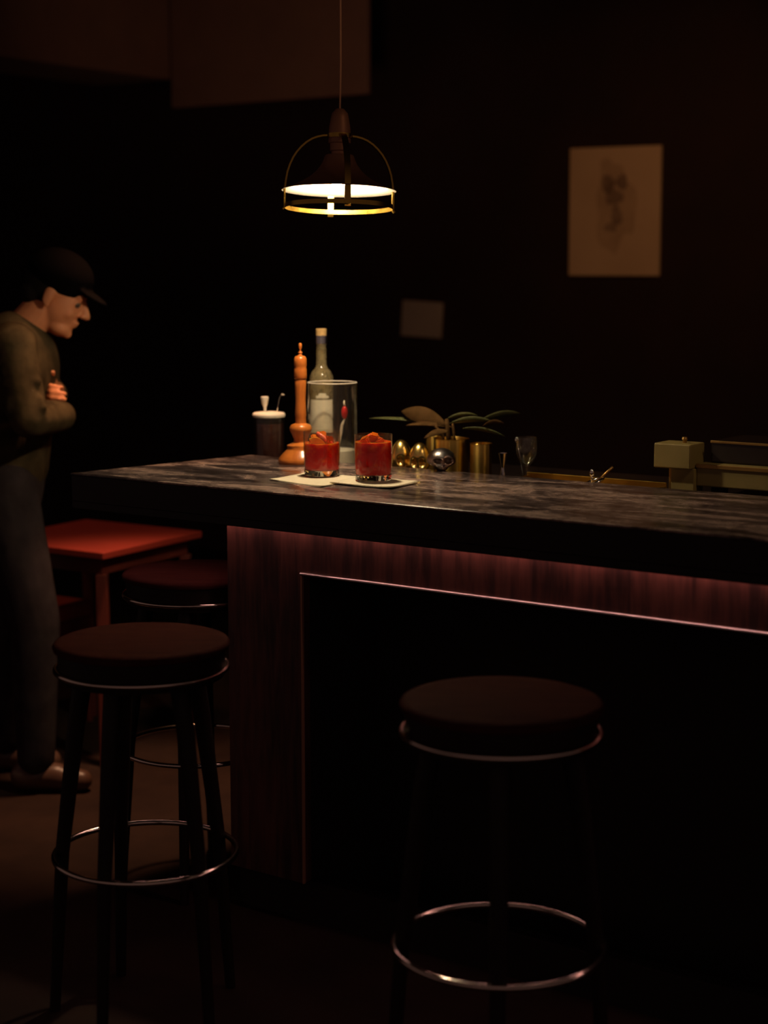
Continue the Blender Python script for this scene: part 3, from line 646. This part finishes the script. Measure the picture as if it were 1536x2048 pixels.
for (pa, pb, pc, r_) in [((900, 900), (896, 865), (893, 838), 5), ((912, 900), (908, 868), (905, 846), 3), ((890, 900), (886, 870), (870, 852), 3)]:
    bm = bmesh.new(); tube(bm, [at_y(*p, 4.32) - hb.location for p in (pa, pb, pc)], [r_*k1*0.7, r_*k1, r_*k1*0.8], 10); obj('stem', bm, M['dryleaf'], hb, smooth=180)

# ------------------------------------------------------------------ stemmed glass, jigger, strainer, tray
def nick_nora(px, Y, wpx, ytop, label):
    c = at_y(px, 900, Y); k = Y/F; R = wpx/2*k; H = at_y(px, ytop, Y).z - WORK
    t = empty('stemmed_glass', (c.x, c.y, WORK), 0, label, 'glass', 'empty stemmed glasses behind the bar')
    wt = 0.0010; zb = H*0.42
    bm = bmesh.new()
    lathe(bm, [(0, 0), (R*0.95, 0), (R*0.98, 0.0012), (R*0.4, 0.004), (0.004, 0.009), (0.0028, 0.02), (0.003, zb-0.006), (0.007, zb), (R*0.6, zb+0.010), (R*0.92, zb+(H-zb)*0.38), (R, zb+(H-zb)*0.6), (R*0.92, H), (R*0.92-wt, H), (R-wt, zb+(H-zb)*0.6), (R*0.92-wt, zb+(H-zb)*0.39), (R*0.55, zb+0.012), (0, zb+0.003)], 56)
    obj('glass_bowl', bm, M['thin'], t, smooth=60)
nick_nora(1053, 4.16, 44, 874, 'empty stemmed cocktail glass standing just right of the brass cups')
def small_jigger():
    Y = 4.20; c = at_y(1006, 900, Y); k = Y/F
    bm = bmesh.new(); z = lambda y: at_y(1006, y, Y).z - WORK
    lathe(bm, [(0, 0.004), (0.010, 0), (0.011, 0), (0.0045, z(936)), (0.0045, z(932)), (0.0115, z(906)), (0.0105, z(906)), (0.003, z(930)), (0, z(931))], 40)
    o = obj('jigger', bm, M['silver'], smooth=45); o.location = (c.x, c.y, WORK)
    tag(o, 'silver double-ended jigger between the narrow brass cup and the stemmed glass', 'jigger')
small_jigger()
def spoon():
    Y = 4.24; c = at_y(1024, 900, Y)
    t = empty('bar_spoon', (c.x, c.y, WORK), 0, 'twisted silver bar spoon leaning beside the stemmed glass', 'spoon')
    P = lambda x, y, Y_=Y: at_y(x, y, Y_) - Vector((c.x, c.y, WORK))
    bm = bmesh.new(); tube(bm, [P(1046, 950), P(1040, 915), P(1034, 880)], 0.0015, 8); obj('shaft', bm, M['silver'], t, smooth=180)
    bm = bmesh.new(); ellipsoid(bm, P(1034, 880), (0.005, 0.003, 0.008)); obj('bowl', bm, M['silver'], t, smooth=180)
spoon()
def strainer():
    Y = 4.02; c = at_y(1195, 950, Y)
    t = empty('cocktail_strainer', (c.x, c.y, WORK), 0, 'small silver strainer lying behind the bar, tilted handle up to the right', 'strainer')
    P = lambda x, y, Y_=Y: at_y(x, y, Y_) - Vector((c.x, c.y, WORK))
    bm = bmesh.new(); cc = P(1186, 965); tube(bm, [cc + Vector((0.024*math.cos(a), 0.024*math.sin(a), 0.010*math.cos(a))) for a in [2*PI*i/28 for i in range(28)]], 0.0042, 8, cyc=True); obj('coil_rim', bm, M['silver'], t, smooth=180)
    bm = bmesh.new(); tube(bm, [P(1196, 962), P(1212, 946), P(1226, 934)], [0.003, 0.0025, 0.0038], 10); obj('handle', bm, M['dull_brass'], t, smooth=180)
    bm = bmesh.new(); ellipsoid(bm, P(1184, 946), (0.006, 0.006, 0.010)); tube(bm, [P(1184, 946), P(1184, 968)], 0.003, 8); obj('finger_tab', bm, M['silver'], t, smooth=180)
strainer()
P1 = L2(at_y(1048, 960, 4.17)); P2 = L2(at_y(1318, 980, 3.93))
tr = empty('brass_tray', tuple(FL + dd*P1[0] + nn*(off+0.02)), BAR_RZ, 'long flat brass tray lying on the working counter behind the bar edge', 'tray'); tr.location.z = WORK
ln = P2[0]-P1[0]
bm = bmesh.new(); box(bm, (0, 0, 0), (ln, 0.12, 0.003)); obj('tray_base', bm, M['dull_brass'], tr, bevel=0.001)
bm = bmesh.new()
box(bm, (0, 0.115, 0.003), (ln, 0.12, 0.034)); box(bm, (0, 0, 0.003), (ln, 0.004, 0.026)); box(bm, (0, 0.004, 0.003), (0.004, 0.115, 0.026)); box(bm, (ln-0.004, 0.004, 0.003), (ln, 0.115, 0.026))
obj('tray_rim', bm, M['brass'], tr, bevel=0.0008)

# ------------------------------------------------------------------ olive metal appliance at the right
def appliance():
    o = Vector((0, 0, CAM_H)); P0 = FL + nn*(off+0.15)
    def sz(px, py):
        r = ray(px, py); t = (P0-o).dot(nn)/r.dot(nn); p = o + r*t; return (p-FL).dot(dd), p.z
    a = sz(1393, 930); a2 = sz(1393, 975)
    r0 = FL + dd*a[0] + nn*(off+0.15)
    t = empty('counter_appliance', (r0.x, r0.y, WORK), BAR_RZ, 'olive metal appliance with smoked glass top at the right end behind the bar', 'appliance')
    ln = LEN - a[0] - 0.02
    f = lambda px, py: (sz(px, py)[0]-a[0], sz(px, py)[1]-WORK)
    zt = f(1393, 927)[1]; zb = f(1393, 972)[1]; zg = f(1460, 886)[1]
    bm = bmesh.new(); box(bm, (0, 0, zb), (ln, 0.25, zt)); obj('body_panel', bm, M['olive'], t, bevel=0.003)
    bm = bmesh.new(); box(bm, (0, -0.004, zt-0.010), (ln, 0.0, zt)); box(bm, (0.02, 0.03, zg-0.006), (ln, 0.035, zg)); obj('trim_rail', bm, M['dull_brass'], t, bevel=0.001)
    bm = bmesh.new(); box(bm, (0.02, 0.035, zt), (ln, 0.22, zg-0.001)); obj('smoked_cover', bm, M['darkglass'], t, bevel=0.004)
    for x in (0.03, ln-0.06):
        bm = bmesh.new(); box(bm, (x, 0.02, 0), (x+0.03, 0.05, zb)); obj('foot', bm, M['void'], t)
    b0 = f(1318, 932); b1 = f(1392, 888)
    bm = bmesh.new(); box(bm, (b0[0], -0.03, b0[1]), (b1[0], 0.05, b1[1])); bx = obj('control_box', bm, M['olive'], t, bevel=0.003)
    kx = f(1366, 880); bm = bmesh.new(); lathe(bm, [(0, b1[1]), (0.005, b1[1]), (0.005, b1[1]+0.006), (0.0075, b1[1]+0.009), (0.006, b1[1]+0.014), (0, b1[1]+0.015)], 24, c=(kx[0], 0.01, 0)); obj('knob', bm, M['dull_brass'], bx, smooth=50)
    p0 = f(1346, 970); p1 = f(1394, 932)
    bm = bmesh.new(); box(bm, (p0[0], -0.012, 0), (p1[0]-0.001, 0.04, b0[1])); obj('post', bm, M['olive'], t, bevel=0.002)
    bm = bmesh.new(); box(bm, (p0[0]-0.012, 0.0, 0), (p0[0]-0.004, 0.02, b0[1])); obj('side_rod', bm, M['dull_brass'], t, bevel=0.002)
appliance()

# ------------------------------------------------------------------ pictures on the wall
def wall_plane(px, py, gap=0.02):
    o = Vector((0, 0, CAM_H)); Dw = Vector((0.821, -0.571, 0)).normalized(); Nw = Vector((0.571, 0.821, 0)).normalized()
    P0 = WO - Nw*gap; r = ray(px, py); t = (P0-o).dot(Nw)/r.dot(Nw); return o + r*t
def quad(bm, P, th, Nw, c):
    f = [bm.verts.new(p-c) for p in P]; b = [bm.verts.new(p-c+Nw*th) for p in P]
    bm.faces.new(f); bm.faces.new(b[::-1])
    for i in range(4): bm.faces.new((f[i], b[i], b[(i+1) % 4], f[(i+1) % 4]))
Nw = Vector((0.571, 0.821, 0)).normalized(); Dw = Vector((0.821, -0.571, 0)).normalized()
P = [wall_plane(*p) for p in ((1140, 297), (1322, 290), (1317, 552), (1137, 551))]; c = sum(P, Vector())/4
pic = empty('wall_poster', c, 0, 'large pale portrait poster with a small dark ink figure on the far wall', 'poster')
bm = bmesh.new(); quad(bm, P, 0.018, Nw, c); obj('poster_sheet', bm, M['paper'], pic, bevel=0.002)
def blot(pts, m, gap, name, parent, c, seed=1, rag=0.10):
    rnd = random.Random(seed)
    for (cx, cy, rx, ry) in pts:
        bm = bmesh.new(); vs = []
        for i in range(40):
            a = 2*PI*i/40; q_ = 1 + rag*math.sin(3*a+seed+cx) + rag*0.7*math.sin(7*a+cy) + rnd.uniform(-rag, rag)*0.3
            vs.append(bm.verts.new(wall_plane(cx+rx*q_*math.cos(a), cy+ry*q_*math.sin(a), gap) - c))
        f = bm.faces.new(vs); r = bmesh.ops.extrude_face_region(bm, geom=[f])
        bmesh.ops.translate(bm, verts=[v for v in r['geom'] if isinstance(v, bmesh.types.BMVert)], vec=-Nw*0.0004)
        obj(name, bm, M[m], parent)
blot([(1230, 412, 40, 88)], 'ink2', 0.0203, 'ink_wash', pic, c, 3, 0.14)
blot([(1216, 368, 13, 18), (1244, 364, 11, 16), (1228, 394, 18, 16), (1233, 432, 11, 20), (1220, 455, 12, 9)], 'ink', 0.0210, 'ink_mark', pic, c, 5)
P = [wall_plane(*p) for p in ((805, 600), (885, 606), (881, 677), (801, 671))]; c = sum(P, Vector())/4
nt_ = empty('wall_note', c, 0, 'small dim square print on the far wall above the brass cups', 'picture')
bm = bmesh.new(); quad(bm, P, 0.012, Nw, c); obj('print_sheet', bm, M['note'], nt_, bevel=0.002)

# ------------------------------------------------------------------ red table and chairs in the back
TZ = 0.68
pF = at_z(206, 1106, TZ); pR = at_z(404, 1062, TZ); pB = at_z(172, 1038, TZ)
pL = pF + (pB - pR); ctr = (pF+pB)/2; ctr = (pF+pR+pB+pL)/4
tb = empty('cafe_table', (ctr.x, ctr.y, 0), 0, 'square red-topped table behind the standing person', 'table')
bm = bmesh.new(); prism(bm, [(p-ctr)[0:2] for p in (pF, pR, pB, pL)], TZ-0.022, TZ); obj('tabletop', bm, M['redtop'], tb, bevel=0.003)
bm = bmesh.new(); prism(bm, [((p-ctr)*0.86)[0:2] for p in (pF, pR, pB, pL)], TZ-0.075, TZ-0.022); obj('apron', bm, M['redleg'], tb)
for p in (pF, pR, pB, pL):
    v = (p-ctr)*0.84; bm = bmesh.new(); box(bm, (v.x-0.018, v.y-0.018, 0), (v.x+0.018, v.y+0.018, TZ-0.075)); obj('leg', bm, M['redleg'], tb, bevel=0.003)
def red_chair(loc, rz, label):
    t = empty('red_chair', loc, rz, label, 'chair')
    bm = bmesh.new(); box(bm, (-0.20, -0.20, 0.39), (0.20, 0.20, 0.45)); obj('seat', bm, M['redseat'], t, bevel=0.02, seg=4)
    bm = bmesh.new(); box(bm, (-0.19, -0.19, 0.33), (0.19, 0.19, 0.39)); obj('seat_frame', bm, M['redleg'], t, bevel=0.004)
    for x in (-0.17, 0.17):
        for y in (-0.17, 0.17):
            bm = bmesh.new(); tube(bm, [(x, y, 0.34), (x*1.08, y*1.08, 0)], [0.018, 0.013], 10); obj('leg', bm, M['redleg'], t, smooth=60)
    bm = bmesh.new(); box(bm, (-0.20, 0.20, 0.50), (0.20, 0.225, 0.64)); obj('backrest', bm, M['redseat'], t, bevel=0.01, seg=3)
    for x in (-0.16, 0.16):
        bm = bmesh.new(); tube(bm, [(x, 0.19, 0.38), (x, 0.205, 0.62)], 0.010, 8); obj('back_post', bm, M['redleg'], t, smooth=60)
    return t

# ------------------------------------------------------------------ person
def person():
    Y = 4.90
    P = lambda px, py, y=Y: at_y(px, py, y)
    c = at_z(60, 1560, 0); root = empty('person', (c.x, c.y, 0), 0, 'person in olive shirt and dark cap standing with bowed head and folded arms', 'person')
    O = root.location.copy()
    def V(px, py, dy=0.0): v = at_y(px, py, c.y+dy); return v - O
    N_, Fr = -0.14, 0.14                    # near and far side offsets in depth
    neck = V(62, 640); chest = V(28, 735); waist = V(2, 870); pel = V(2, 960)
    shN = V(28, 690, -0.17); shF = V(42, 690, 0.17)
    elN = V(58, 838, -0.21); elF = V(74, 836, 0.20)
    wrN = V(124, 832, -0.07); wrF = V(112, 780, 0.02)
    hpN = V(8, 985, -0.09); hpF = V(8, 985, 0.09)
    knN = V(70, 1245, -0.10); knF = V(30, 1250, 0.10)
    anN = V(72, 1512, -0.10); anF = V(15, 1500, 0.11)
    anN.z = 0.085; anF.z = 0.085
    hd = V(112, 592)
    # head local frame: looks right and down
    tilt = math.radians(24); HR = Euler((0, tilt, 0)).to_matrix()
    def H(x, y, z): return hd + HR @ Vector((x, y, z))
    s = 0.92
    bm = bmesh.new(); E = Euler((0, tilt, 0))
    ellipsoid(bm, H(-0.012, 0, 0.035), (0.094*s, 0.074*s, 0.086*s), E); ellipsoid(bm, H(0.022, 0, -0.015), (0.068*s, 0.062*s, 0.085*s), E)
    ellipsoid(bm, H(0.040, 0, -0.078), (0.040, 0.042, 0.028), E); ellipsoid(bm, H(0.070, 0, -0.088), (0.015, 0.018, 0.014), E)
    capsule(bm, H(0.080, 0, 0.018), H(0.104, 0, -0.020), 0.008, 0.012); ellipsoid(bm, H(0.094, 0.010, -0.024), (0.010, 0.008, 0.007), E); ellipsoid(bm, H(0.094, -0.010, -0.024), (0.010, 0.008, 0.007), E)
    ellipsoid(bm, H(0.078, 0, -0.048), (0.014, 0.022, 0.006), E); ellipsoid(bm, H(0.076, 0, -0.059), (0.013, 0.020, 0.007), E)
    capsule(bm, H(0.070, -0.030, 0.026), H(0.070, 0.030, 0.026), 0.013, 0.013)
    for y in (-0.030, 0.030): ellipsoid(bm, H(0.066, y, 0.006), (0.012, 0.013, 0.009), E); ellipsoid(bm, H(0.052, y*1.15, -0.028), (0.020, 0.016, 0.018), E)
    for y in (-0.070, 0.070): ellipsoid(bm, H(-0.008, y, -0.004), (0.016, 0.007, 0.028), E); ellipsoid(bm, H(-0.004, y*0.98, -0.026), (0.009, 0.007, 0.009), E)
    capsule(bm, H(-0.022, 0, -0.050), neck + Vector((-0.03, 0, -0.04)), 0.054, 0.060)
    # torso and limbs
    capsule(bm, neck + Vector((-0.03, 0, -0.05)), chest, 0.07, 0.12); ellipsoid(bm, chest, (0.11, 0.16, 0.16)); ellipsoid(bm, waist, (0.10, 0.14, 0.13)); capsule(bm, chest, pel, 0.10, 0.11)
    for a, b, r0, r1 in ((shN, elN, 0.048, 0.038), (shF, elF, 0.048, 0.038), (elN, wrN, 0.038, 0.026), (elF, wrF, 0.038, 0.026), (chest+Vector((0, 0, 0.06)), shN, 0.07, 0.05), (chest+Vector((0, 0, 0.06)), shF, 0.07, 0.05),
                         (pel, hpN, 0.09, 0.08), (pel, hpF, 0.09, 0.08), (hpN, knN, 0.082, 0.052), (hpF, knF, 0.082, 0.052), (knN, anN, 0.052, 0.034), (knF, anF, 0.052, 0.034)):
        capsule(bm, a, b, r0, r1)
    for an in (anN, anF): capsule(bm, an+Vector((-0.01, 0, -0.045)), an+Vector((0.13, -0.01, -0.055)), 0.034, 0.024)
    # hands: palm, four unequal bent fingers, thumb; each hand grips the other arm
    def hand(wr, d, side, up):
        d = d.normalized(); up = up.normalized(); sd = d.cross(up).normalized()*side
        ps = wr + d*0.045
        capsule(bm, wr, wr+d*0.03, 0.024, 0.026); 
        for k, off_ in enumerate((-0.024, -0.008, 0.008, 0.023)):
            b0 = wr + d*0.025 + up*off_*0.8; b1 = wr + d*(0.078 - 0.004*abs(k-1)) + up*off_
            capsule(bm, b0, b1, 0.0125, 0.0098)
            L_ = (0.036, 0.042, 0.040, 0.030)[k]
            m1 = b1 + (d*0.7 + sd*0.6)*L_*0.9; m2 = m1 + (d*0.1 + sd*1.0)*L_*0.62; m3 = m2 + (-d*0.4+sd*0.7)*L_*0.45
            capsule(bm, b1, m1, 0.0096, 0.0086, 10); capsule(bm, m1, m2, 0.0086, 0.0078, 10); capsule(bm, m2, m3, 0.0078, 0.0066, 10)
        t0 = wr + d*0.02 + up*0.018; t1 = t0 + d*0.03 + up*0.032; t2 = t1 + d*0.028 + up*0.012 + sd*0.012
        capsule(bm, t0, t1, 0.014, 0.011, 10); capsule(bm, t1, t2, 0.0105, 0.008, 10)
    hand(wrN, V(134, 808, 0.10)-wrN, -1, Vector((-0.5, -0.1, 0.85)))
    hand(wrF, V(60, 800, -0.20)-wrF, -1, Vector((0.1, 0, 1)))
    remeshed('body', bm, M['skin'], root, 0.0052, 2)
    # eyes
    for y in (-0.030, 0.030):
        bm = bmesh.new(); ellipsoid(bm, H(0.0705, y, 0.004), (0.0095, 0.011, 0.0095)); obj('eye', bm, M['eye'], root, smooth=180)
    # hair and cap
    bm = bmesh.new(); ellipsoid(bm, H(-0.022, 0, 0.034), (0.093*s, 0.0775*s, 0.090*s), E); ellipsoid(bm, H(-0.062, 0, -0.012), (0.040, 0.058, 0.046), E)
    remeshed('hair', bm, M['hair'], root, 0.006, 2)
    bm = bmesh.new(); ellipsoid(bm, H(-0.010, 0, 0.062), (0.100, 0.084, 0.076), E); ellipsoid(bm, H(0.085, 0, 0.044), (0.064, 0.062, 0.010), Euler((0, tilt+0.18, 0)))
    remeshed('cap', bm, M['cap'], root, 0.006, 2)
    # shirt
    bm = bmesh.new(); g = 0.016
    capsule(bm, neck+Vector((-0.035, 0, -0.045)), chest, 0.066, 0.13); ellipsoid(bm, chest, (0.115+g, 0.165+g, 0.165)); ellipsoid(bm, waist, (0.112+g, 0.15+g, 0.14)); capsule(bm, chest, pel+Vector((0.0, 0, 0.05)), 0.115+g, 0.125+g)
    ellipsoid(bm, waist+Vector((0.07, 0, 0.02)), (0.05, 0.12, 0.10))
    for a, b, r0, r1 in ((shN, elN, 0.060, 0.056), (shF, elF, 0.060, 0.056), (elN, elN.lerp(wrN, 0.95), 0.056, 0.046), (elF, elF.lerp(wrF, 0.86), 0.056, 0.044), (chest+Vector((0, 0, 0.06)), shN, 0.08, 0.064), (chest+Vector((0, 0, 0.06)), shF, 0.08, 0.064)):
        capsule(bm, a, b, r0, r1)
    # collar
    for i in range(12):
        a = 2*PI*i/12; b_ = 2*PI*(i+1)/12; cc = neck+Vector((-0.028, 0, -0.012))
        f = lambda t: cc + Vector((0.062*math.cos(t), 0.062*math.sin(t), 0.020*-math.cos(t)))
        capsule(bm, f(a), f(b_), 0.014, 0.014, 8)
    # cloth folds over sleeve and flank
    for k in range(9):
        rnd = random.Random(k); a = elN.lerp(shN, rnd.uniform(0, 0.7)); capsule(bm, a+Vector((-0.04, -0.03, rnd.uniform(-.02, .02))), a+Vector((0.05, -0.03, rnd.uniform(-.03, .03))), 0.016, 0.012, 8)
    remeshed('shirt', bm, M['shirt'], root, 0.008, 3)
    # trousers
    bm = bmesh.new()
    capsule(bm, pel+Vector((0, 0, 0.02)), pel+Vector((0.0, 0, -0.02)), 0.132, 0.128)
    for a, b, r0, r1 in ((pel, hpN, 0.11, 0.098), (pel, hpF, 0.11, 0.098), (hpN, knN, 0.100, 0.074), (hpF, knF, 0.098, 0.070), (knN, anN+Vector((0, 0, 0.01)), 0.074, 0.056), (knF, anF+Vector((0, 0, 0.01)), 0.070, 0.056)):
        capsule(bm, a, b, r0, r1)
    capsule(bm, knN+Vector((0.03, -0.01, 0.06)), knN+Vector((0.045, -0.01, 0.0)), 0.03, 0.02)
    remeshed('trousers', bm, M['trousers'], root, 0.009, 3)
    for an in (anN, anF):
        bm = bmesh.new(); capsule(bm, an+Vector((-0.035, 0, -0.040)), an+Vector((0.06, -0.004, -0.040)), 0.043, 0.040); capsule(bm, an+Vector((0.05, -0.004, -0.042)), an+Vector((0.135, -0.01, -0.051)), 0.040, 0.032)
        capsule(bm, an+Vector((-0.02, 0, -0.03)), an+Vector((-0.01, 0, 0.02)), 0.042, 0.042)
        o = remeshed('shoe', bm, M['shoe'], root, 0.006, 2)
        for v in o.data.vertices: v.co.z = max(v.co.z, 0.001)
    return root
person()
eLB = (pL+pB)/2; outw = Vector((eLB.x-ctr.x, eLB.y-ctr.y, 0)).normalized(); cpos = eLB + outw*0.08
ch_ = red_chair((cpos.x, cpos.y, 0), math.atan2(outw.y, outw.x) - PI/2, 'red chair pushed under the red table behind the standing person')
ch_.scale = (0.84, 0.84, 0.94)
